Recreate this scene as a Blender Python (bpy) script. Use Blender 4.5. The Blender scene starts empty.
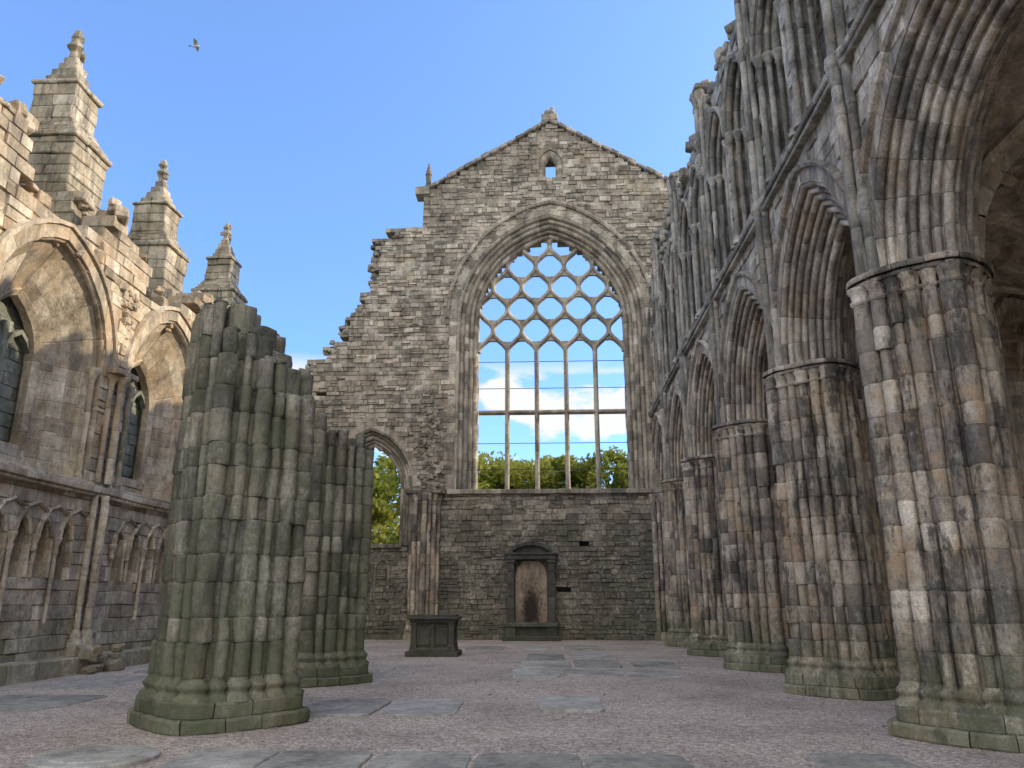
import bpy, math, random
from mathutils import Vector, noise
random.seed(7)
R_ = random.random
def U(a,b): return random.uniform(a,b)

scene = bpy.context.scene
# ------------------------------------------------------------------ builder
class MB:
    def __init__(s): s.v=[]; s.f=[]; s.c=[]; s.s=[]
    def add(s, vs, fs, col=None, smooth=False):
        o=len(s.v); s.v.extend(vs)
        if col is None: col=(R_(),R_(),R_(),1)
        s.c.extend([col]*len(vs))
        for f in fs: s.f.append(tuple(i+o for i in f)); s.s.append(smooth)
    def build(s, name, mat, parent=None, wob=0):
        if wob:
            nv=noise.noise_vector; out=[]
            for v in s.v:
                v=Vector(v); out.append(v+nv(v*.9)*wob*.6+nv(v*5.3)*wob*.5)
            s.v=out
        me=bpy.data.meshes.new(name)
        me.from_pydata([tuple(v) for v in s.v],[],s.f)
        a=me.attributes.new('blk','FLOAT_COLOR','POINT')
        flat=[x for c in s.c for x in c]
        a.data.foreach_set('color',flat)
        me.polygons.foreach_set('use_smooth',s.s)
        me.materials.append(mat); me.update()
        ob=bpy.data.objects.new(name,me); scene.collection.objects.link(ob)
        if parent: ob.parent=parent
        return ob
def empty(name):
    e=bpy.data.objects.new(name,None); scene.collection.objects.link(e); return e
def rc(lo=0,hi=1): return (U(lo,hi),R_(),R_(),1)

class Frame:
    def __init__(s,O,Ud,N): s.O=Vector(O); s.U=Vector(Ud); s.N=Vector(N)
    def P(s,u,z,n): 
        p=s.O+s.U*u+s.N*n; return (p.x,p.y,p.z+z)
EAST=Frame((0,33.7,0),(1,0,0),(0,-1,0))
LEFT=Frame((-11.1,0,0),(0,1,0),(1,0,0))
RIGHT=Frame((4.66,0,0),(0,1,0),(-1,0,0))
RAISLE=Frame((10.9,0,0),(0,1,0),(-1,0,0))

def block(mb,fr,u0,u1,z0,z1,nf,nb,rough=.02,gap=.014,col=None):
    pf=nf+U(-rough,rough); e=U(.0005,.003); g=gap
    j=lambda:U(-.008,.008)
    out=[(u0-e,z0-e),(u1+e,z0-e),(u1+e,z1+e),(u0-e,z1+e)]
    ins=[(u0+g+abs(j()),z0+g+abs(j())),(u1-g-abs(j()),z0+g+abs(j())),(u1-g-abs(j()),z1-g-abs(j())),(u0+g+abs(j()),z1-g-abs(j()))]
    bb=nb+U(-.02,.02)
    vs=[fr.P(u,z,nf-.04) for u,z in out]+[fr.P(u,z,pf+j()) for u,z in ins]+[fr.P(u,z,bb) for u,z in out]
    fs=[(4,5,6,7)]+[(i,(i+1)%4,4+(i+1)%4,4+i) for i in range(4)]+[(i,(i+1)%4,8+(i+1)%4,8+i) for i in range(4)]+[(8,9,10,11)]
    mb.add(vs,fs,col or rc())

def sub(iv,a,b):
    out=[]
    for (l,r) in iv:
        if b<=l or a>=r: out.append((l,r)); continue
        if a>l+.06: out.append((l,a))
        if b<r-.06: out.append((b,r))
    return out
def hole(c,hw,zs,R,zb):
    def h(z0,z1):
        if z1<=zb+.1: return None
        if z0<=zs: x=hw
        else:
            dz=z0-zs
            if dz>=R: return None
            x=math.sqrt(R*R-dz*dz)-(R-hw)
            if x<=.02: return None
        return (c-x,c+x)
    return h
def masonry(mb,fr,z0,z1,outline,holes,nf,nb,ch=(.2,.32),bw=(.3,.8),rough=.02,top=None,colf=None,gap=.014,cuts=(),miss=0,split=0):
    z=z0
    while z<z1-.02:
        h=U(*ch)
        for cz in list(cuts)+[z1]:
            if z<cz-.001 and z+h>cz-.1: h=cz-z; break
        iv=list(outline(z+h/2))
        for ho in holes:
            r=ho(z,z+h)
            if r: iv=sub(iv,*r)
        for a,b in iv:
            u=a
            while u<b-1e-3:
                w=U(*bw)
                if b-(u+w)<.2: w=b-u
                if (top is None or z+h*.5<top(u+w/2)+U(-.18,.18)) and R_()>=miss:
                    if R_()<split and w<.6:
                        k=U(.35,.65)
                        block(mb,fr,u,u+w,z,z+h*k,nf,nb,rough,gap,colf(u,z) if colf else None)
                        block(mb,fr,u,u+w,z+h*k,z+h,nf,nb,rough,gap,colf(u,z) if colf else None)
                    else: block(mb,fr,u,u+w,z,z+h,nf,nb,rough,gap,colf(u,z) if colf else None)
                u+=w
        z+=h

def cbox(mb,c,h,ax=None,b=.015,col=None,jit=0):
    c=Vector(c)
    if ax is None: ax=(Vector((1,0,0)),Vector((0,1,0)),Vector((0,0,1)))
    vs=[];idx={}
    b=min(b,min(h)*.45)
    for sx in(-1,1):
        for sy in(-1,1):
            for sz in(-1,1):
                jv=Vector((U(-jit,jit),U(-jit,jit),U(-jit,jit)))
                for k in range(3):
                    q=[sx*(h[0]-b),sy*(h[1]-b),sz*(h[2]-b)]
                    q[k]=(sx,sy,sz)[k]*h[k]
                    p=c+ax[0]*q[0]+ax[1]*q[1]+ax[2]*q[2]+jv
                    idx[(sx,sy,sz,k)]=len(vs); vs.append(tuple(p))
    fs=[]
    for k in range(3):
        for s in(-1,1):
            o=[i for i in range(3) if i!=k]; f=[]
            for a,bb in((-1,-1),(1,-1),(1,1),(-1,1)):
                q=[0,0,0];q[k]=s;q[o[0]]=a;q[o[1]]=bb; f.append(idx[(*q,k)])
            fs.append(tuple(f))
    for k in range(3):
        o=[i for i in range(3) if i!=k]
        for a in(-1,1):
            for bb in(-1,1):
                q0=[0,0,0];q1=[0,0,0]
                q0[k]=-1;q1[k]=1
                for q in(q0,q1): q[o[0]]=a;q[o[1]]=bb
                fs.append((idx[(*q0,o[0])],idx[(*q1,o[0])],idx[(*q1,o[1])],idx[(*q0,o[1])]))
    for sx in(-1,1):
        for sy in(-1,1):
            for sz in(-1,1): fs.append(tuple(idx[(sx,sy,sz,k)] for k in range(3)))
    mb.add(vs,fs,col or rc())
def rubble(mb,c,s,n=None):
    a=U(0,3.14); t=U(-.3,.3)
    ax0=Vector((math.cos(a),math.sin(a),t)).normalized(); ax1=ax0.cross(Vector((0,0,1))).normalized(); ax2=ax0.cross(ax1)
    cbox(mb,c,(s*U(.7,1.3),s*U(.5,1),s*U(.4,.8)),(ax0,ax1,ax2),s*.2,jit=s*.15)

def arch_sweep(mb,fr,c,zs,hw,R,prof,zb=None,seg=.38,groove=.014,colr=(0,1),smooth=False):
    m=len(prof)
    def emit(rings):
        vs=[];fs=[]
        for rg in rings: vs+=rg
        for k in range(len(rings)-1):
            for i in range(m-1):
                a=k*m+i; fs.append((a,a+1,a+m+1,a+m))
        mb.add(vs,fs,rc(*colr),smooth)
    for s in(-1,1):
        if zb is not None and zb<zs-.05:
            z=zb
            while z<zs-.01:
                h=U(seg*.8,seg*1.3)
                if zs-(z+h)<.15: h=zs-z
                rings=[]
                for zz,g in((z,groove),(z+.015,0),(z+h-.015,0),(z+h,groove)):
                    rings.append([fr.P(c+s*(hw+r+g*.7),zz,n-g*.7) for r,n in prof])
                emit(rings); z+=h
        L=R*math.acos(max(-1,min(1,(R-hw)/R)))
        K=max(3,int(L/seg))
        cu=c-s*(R-hw)
        def ring(t,g):
            o=[]
            for r,n in prof:
                rr=max(.05,R+r+g*.7)
                pe=math.acos(max(-1,min(1,(R-hw)/rr)))
                ph=pe*t
                o.append(fr.P(cu+s*rr*math.cos(ph),zs+rr*math.sin(ph),n-g*.7))
            return o
        e=.015/L
        for k in range(K):
            t0=k/K;t1=(k+1)/K
            ts=[(t0,groove),(t0+e,0)]
            nm=max(1,int((t1-t0)*L/.2))
            for q in range(1,nm): ts.append((t0+(t1-t0)*q/nm,0))
            ts+=[(t1-e,0),(t1,groove)]
            emit([ring(t,g) for t,g in ts])

def roll_profiles(r0,n0,r1,n1,K,fill=.78,dep=.5):
    L=math.hypot(r1-r0,n1-n0); d=((r1-r0)/L,(n1-n0)/L); mm=(-d[1],d[0])
    out=[]; w=L/K
    for k in range(K):
        f=fill*(1 if k%2==0 else .72)
        s0=k*w; mid=s0+w/2; rad=w*f/2
        pts=[(s0,-.02),(mid-rad*1.02,-.05)]
        for i in range(9):
            a=math.pi*(1-i/8); pts.append((mid+rad*math.cos(a),rad*math.sin(a)*dep*2-.01))
        pts+=[(mid+rad*1.02,-.05),(s0+w,-.02)]
        out.append([(r0+d[0]*a+mm[0]*b,n0+d[1]*a+mm[1]*b) for a,b in pts])
    return out
def moulded_arch(mb,fr,c,zs,hw,R,width,depth,K,zb=None,band=.3,seg=.38,n0=0,dep=.5,proud=.03):
    for p in roll_profiles(0,n0-depth,width,n0,K,dep=dep):
        arch_sweep(mb,fr,c,zs,hw,R,p,zb,seg,smooth=False)
    if band:
        w=width
        arch_sweep(mb,fr,c,zs,hw,R,[(w-.03,n0-.25),(w-.03,n0+proud),(w+band,n0+proud),(w+band,n0-.25)],zb,seg)

def lathe(mb,x,y,pr,sides=12,col=None,smooth=True,ph=0):
    vs=[];fs=[]
    for r,z in pr:
        for i in range(sides):
            a=2*math.pi*i/sides+ph; vs.append((x+r*math.cos(a),y+r*math.sin(a),z))
    for k in range(len(pr)-1):
        for i in range(sides):
            j=(i+1)%sides; fs.append((k*sides+i,k*sides+j,(k+1)*sides+j,(k+1)*sides+i))
    mb.add(vs,fs,col,smooth)
    o=[tuple(range(0,sides)),tuple(range((len(pr)-1)*sides,len(pr)*sides))]
    n=len(mb.v)-len(vs)
    for f in o: mb.f.append(tuple(i+n for i in f)); mb.s.append(False)
def courses(z0,z1,a=.3,b=.5):
    zs=[z0];z=z0
    while z<z1-.01:
        h=U(a,b)
        if z1-(z+h)<.15:h=z1-z
        z+=h; zs.append(z)
    return zs
def shaft(mb,x,y,r,cs,ztop=99,jit=.006,colr=(0,1),sides=10,rj=.006,damage=0,cc=None):
    for i in range(len(cs)-1):
        if cs[i]>=ztop-.05: break
        a,b=cs[i],min(cs[i+1],99)
        dx,dy=U(-jit,jit),U(-jit,jit); rr=r+U(-rj,rj)
        if R_()<damage: rr*=U(.6,.9)
        pr=[(rr-.016,a),(rr-.002,a+.018),(rr,a+.05),(rr,b-.05),(rr-.002,b-.018),(rr-.016,b)]
        col=rc(*colr)
        if cc: col=(min(1,max(0,cc[i]+U(-.28,.28))),col[1],col[2],1)
        lathe(mb,x+dx,y+dy,pr,sides,col,True)
def sup(a,p=1.45): return (abs(math.cos(a))**p+abs(math.sin(a))**p)**(-1/p)
def prism(mb,cx,cy,rf,z0,z1,n=32,col=None,ch=.02):
    vs=[];fs=[]
    for z,g in((z0,ch*.5),(z0+ch,0),(z1-ch,0),(z1,ch)):
        for i in range(n):
            a=2*math.pi*i/n; r=rf(a)-g; vs.append((cx+r*math.cos(a),cy+r*math.sin(a),z))
    for k in range(3):
        for i in range(n):
            j=(i+1)%n; fs.append((k*n+i,k*n+j,(k+1)*n+j,(k+1)*n+i))
    fs.append(tuple(range(3*n,4*n)))
    mb.add(vs,fs,col)
def blockring(mb,cx,cy,rf,z0,z1,nb=14,depth=.5,jit=.015):
    a0=U(0,.3)
    for k in range(nb):
        t0=a0+2*math.pi*k/nb+.006;t1=a0+2*math.pi*(k+1)/nb-.006
        dr=U(-jit,jit); vs=[];fs=[]
        S=[(z0,.012),(z0+.02,0),(z1-.03,0),(z1,.025)]
        M=4
        for z,g in S:
            for i in range(M+1):
                a=t0+(t1-t0)*i/M; r=rf(a)+dr-g; vs.append((cx+r*math.cos(a),cy+r*math.sin(a),z))
            vs.append((cx+.2*math.cos((t0+t1)/2),cy+.2*math.sin((t0+t1)/2),z))
        q=M+2
        for s in range(3):
            for i in range(q):
                j=(i+1)%q; fs.append((s*q+i,s*q+j,(s+1)*q+j,(s+1)*q+i))
        fs.append(tuple(range(3*q,4*q)))
        mb.add(vs,fs,rc())
def pier(mb,cx,cy,H,Rr=.80,ns=20,hf=None,cap=True,colr=(0,1),damage=.02,jit=.006,hmin=4.0):
    cs=courses(.62,H-.35 if cap else H,.28,.5)
    top=hf if hf else (lambda x,y:99)
    blockring(mb,cx,cy,lambda a:(Rr+.36)*sup(a,1.35),0,.17,14,jit=.03)
    blockring(mb,cx,cy,lambda a:(Rr+.28)*sup(a,1.35),.165,.36,13,jit=.025)
    for i in range(len(cs)-1):
        if hf and cs[i]>hmin: break
        prism(mb,cx,cy,lambda a:(Rr-.03)*sup(a),cs[i],cs[i+1],24,rc(0,.5))
    prism(mb,cx,cy,lambda a:(Rr-.02)*sup(a),.3,.64,24,rc(0,.5))
    cc=None
    for k in range(ns):
        if k%2==0: cc=[U(.1,.9) for _ in cs]
        a=2*math.pi*k/ns
        r=.145 if k%5==0 else (.115 if k%2 else .085)
        if k%5==0: dist=Rr*1.02
        else: dist=Rr*sup(a)*.985
        x=cx+dist*math.cos(a);y=cy+dist*math.sin(a)
        lathe(mb,x,y,[(r+.10,.35),(r+.10,.40),(r+.045,.43),(r+.03,.47),(r+.06,.50),(r+.065,.54),(r+.02,.58),(r,.62),(r,.63)],12)
        t=top(x,y)
        shaft(mb,x,y,r,cs,t,colr=colr,damage=damage,jit=jit,cc=cc)
        if hf and t<cs[-1]:
            zt=min([c for c in cs if c>=t-.05] or [cs[-1]])
            for _ in range(2): rubble(mb,(x+U(-.04,.04),y+U(-.04,.04),zt+U(-.02,.03)),U(.06,.09))
        if cap:
            z=H-.36
            lathe(mb,x,y,[(r,z),(r+.03,z+.02),(r+.03,z+.05),(r,z+.07),(r+.01,z+.16),(r+.055,z+.24),(r+.05,z+.25)],12)
    if cap:
        blockring(mb,cx,cy,lambda a:Rr*sup(a)+.15,H-.12,H-.05,14,jit=.005)
        blockring(mb,cx,cy,lambda a:Rr*sup(a)+.20,H-.05,H+.04,14,jit=.005)
    if hf:
        for rr_,nn in((0,1),(.3,6),(.58,11)):
            for k in range(nn):
                a=6.283*k/nn+U(-.1,.1);d=rr_*Rr*sup(a);x=cx+d*math.cos(a);y=cy+d*math.sin(a)
                shaft(mb,x,y,U(.2,.27),cs,hf(x,y)-U(0,.35),sides=7,jit=.02)

def sweep_path(mb,pts,prof,upv,col=None,smooth=False,closed=True):
    vs=[];fs=[];m=len(prof)
    for i,p in enumerate(pts):
        t=(pts[min(i+1,len(pts)-1)]-pts[max(i-1,0)]).normalized()
        side=t.cross(upv).normalized()
        for a,b in prof: vs.append(tuple(p+side*a+upv*b))
    for k in range(len(pts)-1):
        for i in range(m if closed else m-1):
            j=(i+1)%m; fs.append((k*m+i,k*m+j,(k+1)*m+j,(k+1)*m+i))
    mb.add(vs,fs,col,smooth)

# ------------------------------------------------------------------ materials
def N(nt,t,**kw):
    n=nt.nodes.new(t)
    for k,v in kw.items(): setattr(n,k,v)
    return n
def base_mat(name,rough=.92):
    m=bpy.data.materials.new(name); m.use_nodes=True
    nt=m.node_tree; b=nt.nodes['Principled BSDF']; b.inputs['Roughness'].default_value=rough
    b.inputs['Specular IOR Level'].default_value=.2
    return m,nt,b
def ramp(nt,fac,stops,interp='LINEAR'):
    r=N(nt,'ShaderNodeValToRGB'); r.color_ramp.interpolation=interp
    el=r.color_ramp.elements
    while len(el)<len(stops): el.new(.5)
    for e,(p,c) in zip(el,stops):
        e.position=p; e.color=(*c,1) if len(c)==3 else c
    nt.links.new(fac,r.inputs[0]); return r.outputs[0]
def mixc(nt,fac,a,b,mode='MIX'):
    m=N(nt,'ShaderNodeMix',data_type='RGBA',blend_type=mode)
    for s,v in((m.inputs[0],fac),(m.inputs[6],a),(m.inputs[7],b)):
        if hasattr(v,'is_output') : nt.links.new(v,s)
        elif isinstance(v,(int,float)): s.default_value=v
        else: s.default_value=(*v,1)
    return m.outputs[2]
def noise_n(nt,vec,scale,detail=5,rough=.6,dist=0):
    n=N(nt,'ShaderNodeTexNoise'); n.inputs['Scale'].default_value=scale
    n.inputs['Detail'].default_value=detail; n.inputs['Roughness'].default_value=rough
    n.inputs['Distortion'].default_value=dist
    nt.links.new(vec,n.inputs['Vector']); return n
def noise_t(*a,**k): return noise_n(*a,**k).outputs['Fac']
def mapr(nt,v,a,b,c,d):
    m=N(nt,'ShaderNodeMapRange'); nt.links.new(v,m.inputs[0])
    for i,x in zip((1,2,3,4),(a,b,c,d)): m.inputs[i].default_value=x
    return m.outputs[0]
def math_(nt,op,a,b):
    m=N(nt,'ShaderNodeMath',operation=op)
    for i,v in enumerate((a,b)):
        if hasattr(v,'is_output'): nt.links.new(v,m.inputs[i])
        else: m.inputs[i].default_value=v
    return m.outputs[0]
def g(x): return (x,x,x)
def stone(name,stops,soot=.6,moss=.3,mosscol=(.15,.165,.09),lichen=.25,zdark=None,bump=.6,seed=0,small=1.0,bloom=.42,foot=.5,hearth=None):
    m,nt,b=base_mat(name)
    geo=N(nt,'ShaderNodeNewGeometry'); pos=geo.outputs['Position']
    off=N(nt,'ShaderNodeVectorMath',operation='ADD'); nt.links.new(pos,off.inputs[0]); off.inputs[1].default_value=(seed*7.3,seed*3.1,seed*1.7)
    P=off.outputs[0]
    at=N(nt,'ShaderNodeAttribute',attribute_name='blk')
    sep=N(nt,'ShaderNodeSeparateColor'); nt.links.new(at.outputs['Color'],sep.inputs[0])
    col=ramp(nt,sep.outputs[0],stops)
    A=noise_n(nt,P,1.1,4,.68); n1=A.outputs['Fac']
    sa=N(nt,'ShaderNodeSeparateColor'); nt.links.new(A.outputs['Color'],sa.inputs[0])
    B=noise_n(nt,P,7*small,5,.74); n2=B.outputs['Fac']
    sb=N(nt,'ShaderNodeSeparateColor'); nt.links.new(B.outputs['Color'],sb.inputs[0])
    col=mixc(nt,1.0,col,ramp(nt,n1,[(.33,g(.58)),(.5,g(1.0)),(.68,g(1.35))]),'MULTIPLY')
    col=mixc(nt,1.0,col,ramp(nt,n2,[(.28,g(.5)),(.5,g(1.03)),(.74,g(1.45))]),'MULTIPLY')
    n3=noise_t(nt,P,48,2,.7)
    col=mixc(nt,1.0,col,ramp(nt,n3,[(.25,g(.66)),(.5,g(1.0)),(.75,g(1.28))]),'MULTIPLY')
    w1=math_(nt,'ADD',math_(nt,'MULTIPLY',sa.outputs[1],.65),math_(nt,'MULTIPLY',sb.outputs[1],.35))
    col=mixc(nt,math_(nt,'MULTIPLY',mapr(nt,w1,.49,.59,0,1),lichen),col,(.53,.36,.21))
    w2=math_(nt,'ADD',math_(nt,'MULTIPLY',sa.outputs[2],.4),math_(nt,'MULTIPLY',sb.outputs[2],.6))
    if bloom: col=mixc(nt,math_(nt,'MULTIPLY',mapr(nt,w2,.53,.61,0,1),bloom),col,(.66,.61,.53))
    mp=N(nt,'ShaderNodeMapping'); mp.inputs['Scale'].default_value=(2.4,2.4,.5); nt.links.new(P,mp.inputs[0])
    C=noise_n(nt,mp.outputs[0],1.0,5,.75,.2)
    sc=N(nt,'ShaderNodeSeparateColor'); nt.links.new(C.outputs['Color'],sc.inputs[0])
    s6=math_(nt,'ADD',math_(nt,'MULTIPLY',C.outputs['Fac'],.7),math_(nt,'MULTIPLY',n2,.3))
    sf=math_(nt,'MULTIPLY',mapr(nt,s6,.49,.575,0,1),soot)
    col=mixc(nt,sf,col,(.064,.058,.054))
    sp=math_(nt,'MULTIPLY',mapr(nt,sep.outputs[1],.84,.97,0,.6),soot)
    col=mixc(nt,sp,col,(.085,.08,.078))
    m7=math_(nt,'ADD',math_(nt,'MULTIPLY',sc.outputs[1],.6),math_(nt,'MULTIPLY',sb.outputs[0],.4))
    mf=math_(nt,'MULTIPLY',mapr(nt,m7,.45,.6,0,1),moss)
    col=mixc(nt,mf,col,mosscol)
    sx=N(nt,'ShaderNodeSeparateXYZ'); nt.links.new(pos,sx.inputs[0])
    if foot:
        zg=math_(nt,'ADD',sx.outputs[2],mapr(nt,n2,.3,.7,-1.1,1.1))
        col=mixc(nt,mapr(nt,zg,.2,1.5,foot,0),col,(.15,.165,.085))
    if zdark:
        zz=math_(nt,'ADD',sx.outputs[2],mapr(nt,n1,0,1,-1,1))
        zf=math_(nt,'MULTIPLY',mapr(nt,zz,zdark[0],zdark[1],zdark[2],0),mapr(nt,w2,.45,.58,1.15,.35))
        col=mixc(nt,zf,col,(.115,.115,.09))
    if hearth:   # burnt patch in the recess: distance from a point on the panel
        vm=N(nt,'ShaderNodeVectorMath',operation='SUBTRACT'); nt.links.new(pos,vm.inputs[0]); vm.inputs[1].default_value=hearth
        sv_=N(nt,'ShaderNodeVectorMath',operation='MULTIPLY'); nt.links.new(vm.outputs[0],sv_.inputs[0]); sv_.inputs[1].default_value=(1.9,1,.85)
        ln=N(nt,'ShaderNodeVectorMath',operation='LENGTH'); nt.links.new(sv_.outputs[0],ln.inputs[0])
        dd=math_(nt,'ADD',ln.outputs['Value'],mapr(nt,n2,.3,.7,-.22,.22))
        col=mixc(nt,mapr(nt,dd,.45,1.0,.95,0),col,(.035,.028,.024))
    nt.links.new(col,b.inputs['Base Color'])
    h=math_(nt,'ADD',math_(nt,'MULTIPLY',n2,1.0),math_(nt,'MULTIPLY',n3,.35))
    bp=N(nt,'ShaderNodeBump'); bp.inputs['Strength'].default_value=bump; bp.inputs['Distance'].default_value=.06
    nt.links.new(h,bp.inputs['Height']); nt.links.new(bp.outputs[0],b.inputs['Normal'])
    return m
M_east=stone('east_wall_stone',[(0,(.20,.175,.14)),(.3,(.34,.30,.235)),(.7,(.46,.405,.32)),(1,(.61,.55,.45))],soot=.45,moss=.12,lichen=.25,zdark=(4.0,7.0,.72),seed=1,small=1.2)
M_left=stone('aisle_wall_stone',[(0,(.29,.24,.17)),(.35,(.45,.37,.265)),(.7,(.54,.46,.34)),(1,(.68,.59,.46))],soot=.45,moss=.06,lichen=.55,seed=2,foot=.4)
M_right=stone('arcade_stone',[(0,(.23,.205,.17)),(.3,(.39,.34,.275)),(.65,(.50,.44,.35)),(1,(.66,.59,.48))],soot=.6,moss=.08,lichen=.42,seed=3)
M_rpier=stone('pier_stone',[(0,(.16,.145,.13)),(.25,(.32,.28,.23)),(.6,(.48,.405,.315)),(1,(.66,.58,.47))],soot=.88,moss=.18,lichen=.62,seed=4,foot=.65)
M_lpier=stone('mossy_pier_stone',[(0,(.13,.125,.10)),(.4,(.22,.21,.165)),(.8,(.32,.295,.23)),(1,(.48,.44,.36))],soot=.68,moss=.58,mosscol=(.13,.155,.075),lichen=.2,seed=5,bloom=.32,foot=.6)
M_trif=stone('triforium_stone',[(0,(.17,.16,.14)),(.4,(.32,.295,.25)),(1,(.56,.505,.43))],soot=.66,moss=.3,mosscol=(.15,.17,.12),lichen=.25,seed=6,foot=0)
M_dark=stone('tomb_stone',[(0,(.065,.065,.058)),(1,(.13,.125,.105))],soot=.6,moss=.25,mosscol=(.09,.10,.06),lichen=.05,seed=7,bump=.3,bloom=.05,foot=.2)
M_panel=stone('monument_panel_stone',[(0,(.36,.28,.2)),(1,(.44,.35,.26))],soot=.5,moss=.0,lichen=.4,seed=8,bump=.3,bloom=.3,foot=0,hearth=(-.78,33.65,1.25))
M_slab=stone('slab_stone',[(0,(.30,.29,.25)),(1,(.48,.455,.40))],soot=.15,moss=.3,mosscol=(.27,.27,.19),lichen=.08,seed=9,bump=.3,foot=0)
M_pinn=stone('pinnacle_stone',[(0,(.28,.245,.175)),(.5,(.40,.34,.245)),(1,(.52,.45,.34))],soot=.6,moss=.2,lichen=.35,seed=10,foot=0)
M_fill=stone('window_infill_stone',[(0,(.15,.16,.13)),(1,(.25,.26,.22))],soot=.3,moss=.5,lichen=.05,seed=11,foot=0)

def gravel_mat():
    m,nt,b=base_mat('gravel',.95)
    geo=N(nt,'ShaderNodeNewGeometry'); P=geo.outputs['Position']
    v=N(nt,'ShaderNodeTexVoronoi'); v.inputs['Scale'].default_value=24; nt.links.new(P,v.inputs['Vector'])
    v2=N(nt,'ShaderNodeTexVoronoi'); v2.inputs['Scale'].default_value=55; nt.links.new(P,v2.inputs['Vector'])
    s=N(nt,'ShaderNodeSeparateColor'); nt.links.new(v.outputs['Color'],s.inputs[0])
    s2=N(nt,'ShaderNodeSeparateColor'); nt.links.new(v2.outputs['Color'],s2.inputs[0])
    rr=math_(nt,'ADD',math_(nt,'MULTIPLY',s.outputs[0],.5),math_(nt,'MULTIPLY',s2.outputs[1],.5))
    col=ramp(nt,rr,[(.06,(.22,.17,.135)),(.35,(.45,.365,.295)),(.6,(.55,.465,.385)),(.92,(.82,.74,.64))])
    n=noise_t(nt,P,.45,5,.65)
    col=mixc(nt,1.0,col,ramp(nt,n,[(.3,g(.66)),(.55,g(1)),(.75,g(1.12))]),'MULTIPLY')
    n2=noise_t(nt,P,2.5,5,.7)
    col=mixc(nt,mapr(nt,n2,.55,.75,0,.5),col,(.21,.185,.125))
    nt.links.new(col,b.inputs['Base Color'])
    h=math_(nt,'ADD',v.outputs['Distance'],math_(nt,'MULTIPLY',v2.outputs['Distance'],.5))
    bp=N(nt,'ShaderNodeBump'); bp.invert=True; bp.inputs['Strength'].default_value=.7; bp.inputs['Distance'].default_value=.018
    nt.links.new(h,bp.inputs['Height']); nt.links.new(bp.outputs[0],b.inputs['Normal'])
    return m
M_gravel=gravel_mat()
def simple(name,c1,c2,scale=5,rough=.9,bump=.2):
    m,nt,b=base_mat(name,rough)
    geo=N(nt,'ShaderNodeNewGeometry'); n=noise_t(nt,geo.outputs['Position'],scale,6,.65)
    nt.links.new(ramp(nt,n,[(.3,c1),(.7,c2)]),b.inputs['Base Color'])
    bp=N(nt,'ShaderNodeBump'); bp.inputs['Strength'].default_value=bump; nt.links.new(n,bp.inputs['Height']); nt.links.new(bp.outputs[0],b.inputs['Normal'])
    return m
M_grass=simple('grass',(.05,.08,.02),(.10,.13,.04),3)
M_bark=simple('bark',(.05,.04,.03),(.12,.09,.07),6)
M_bird=simple('feathers',(.5,.5,.5),(.8,.8,.8),3,.8)
M_lead=simple('iron_bar',(.03,.03,.03),(.06,.06,.06),9,.6)
M_glass=simple('window_glass',(.03,.035,.04),(.05,.055,.06),2,.15,0)
M_slate=simple('roof_slate',(.07,.075,.085),(.12,.125,.135),4,.7)
def leaf_mat():
    m,nt,b=base_mat('foliage',.7)
    at=N(nt,'ShaderNodeAttribute',attribute_name='blk')
    s=N(nt,'ShaderNodeSeparateColor'); nt.links.new(at.outputs['Color'],s.inputs[0])
    col=ramp(nt,s.outputs[0],[(0,(.10,.14,.02)),(.5,(.27,.30,.045)),(1,(.46,.42,.08))])
    nt.links.new(col,b.inputs['Base Color'])
    tr=N(nt,'ShaderNodeBsdfTranslucent'); nt.links.new(col,tr.inputs[0])
    mx=N(nt,'ShaderNodeMixShader'); mx.inputs[0].default_value=.55
    out=nt.nodes['Material Output']
    nt.links.new(b.outputs[0],mx.inputs[1]); nt.links.new(tr.outputs[0],mx.inputs[2]); nt.links.new(mx.outputs[0],out.inputs[0])
    return m
M_leaf=leaf_mat()

# ------------------------------------------------------------------ ground
mb=MB(); S=600
mb.add([(-S,-S,0),(S,-S,0),(S,S,0),(-S,S,0)],[(0,1,2,3)])
mb.build('ground',M_gravel)
mb=MB(); mb.add([(-S,36.5,.004),(S,36.5,.004),(S,S,.004),(-S,S,.004)],[(0,1,2,3)])
mb.add([(-S,-S,.004),(-13.2,-S,.004),(-13.2,36.5,.004),(-S,36.5,.004)],[(0,1,2,3)])
mb.build('grass_lawn',M_grass)
mb=MB()
for _ in range(6500):
    y=8+R_()**1.6*17; x=U(-9.5,8); s=U(.006,.016)
    if R_()<.02: s=U(.025,.035)
    vs=[(x+s*U(.7,1.3),y,s*.3),(x,y+s,s*.3),(x-s*U(.7,1.3),y,s*.3),(x,y-s,s*.3),(x+U(-.3,.3)*s,y,s*.95),(x,y,-.01)]
    mb.add(vs,[(0,1,4),(1,2,4),(2,3,4),(3,0,4),(0,1,5),(1,2,5),(2,3,5),(3,0,5)])
mb.build('loose_gravel',M_slab)

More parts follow.
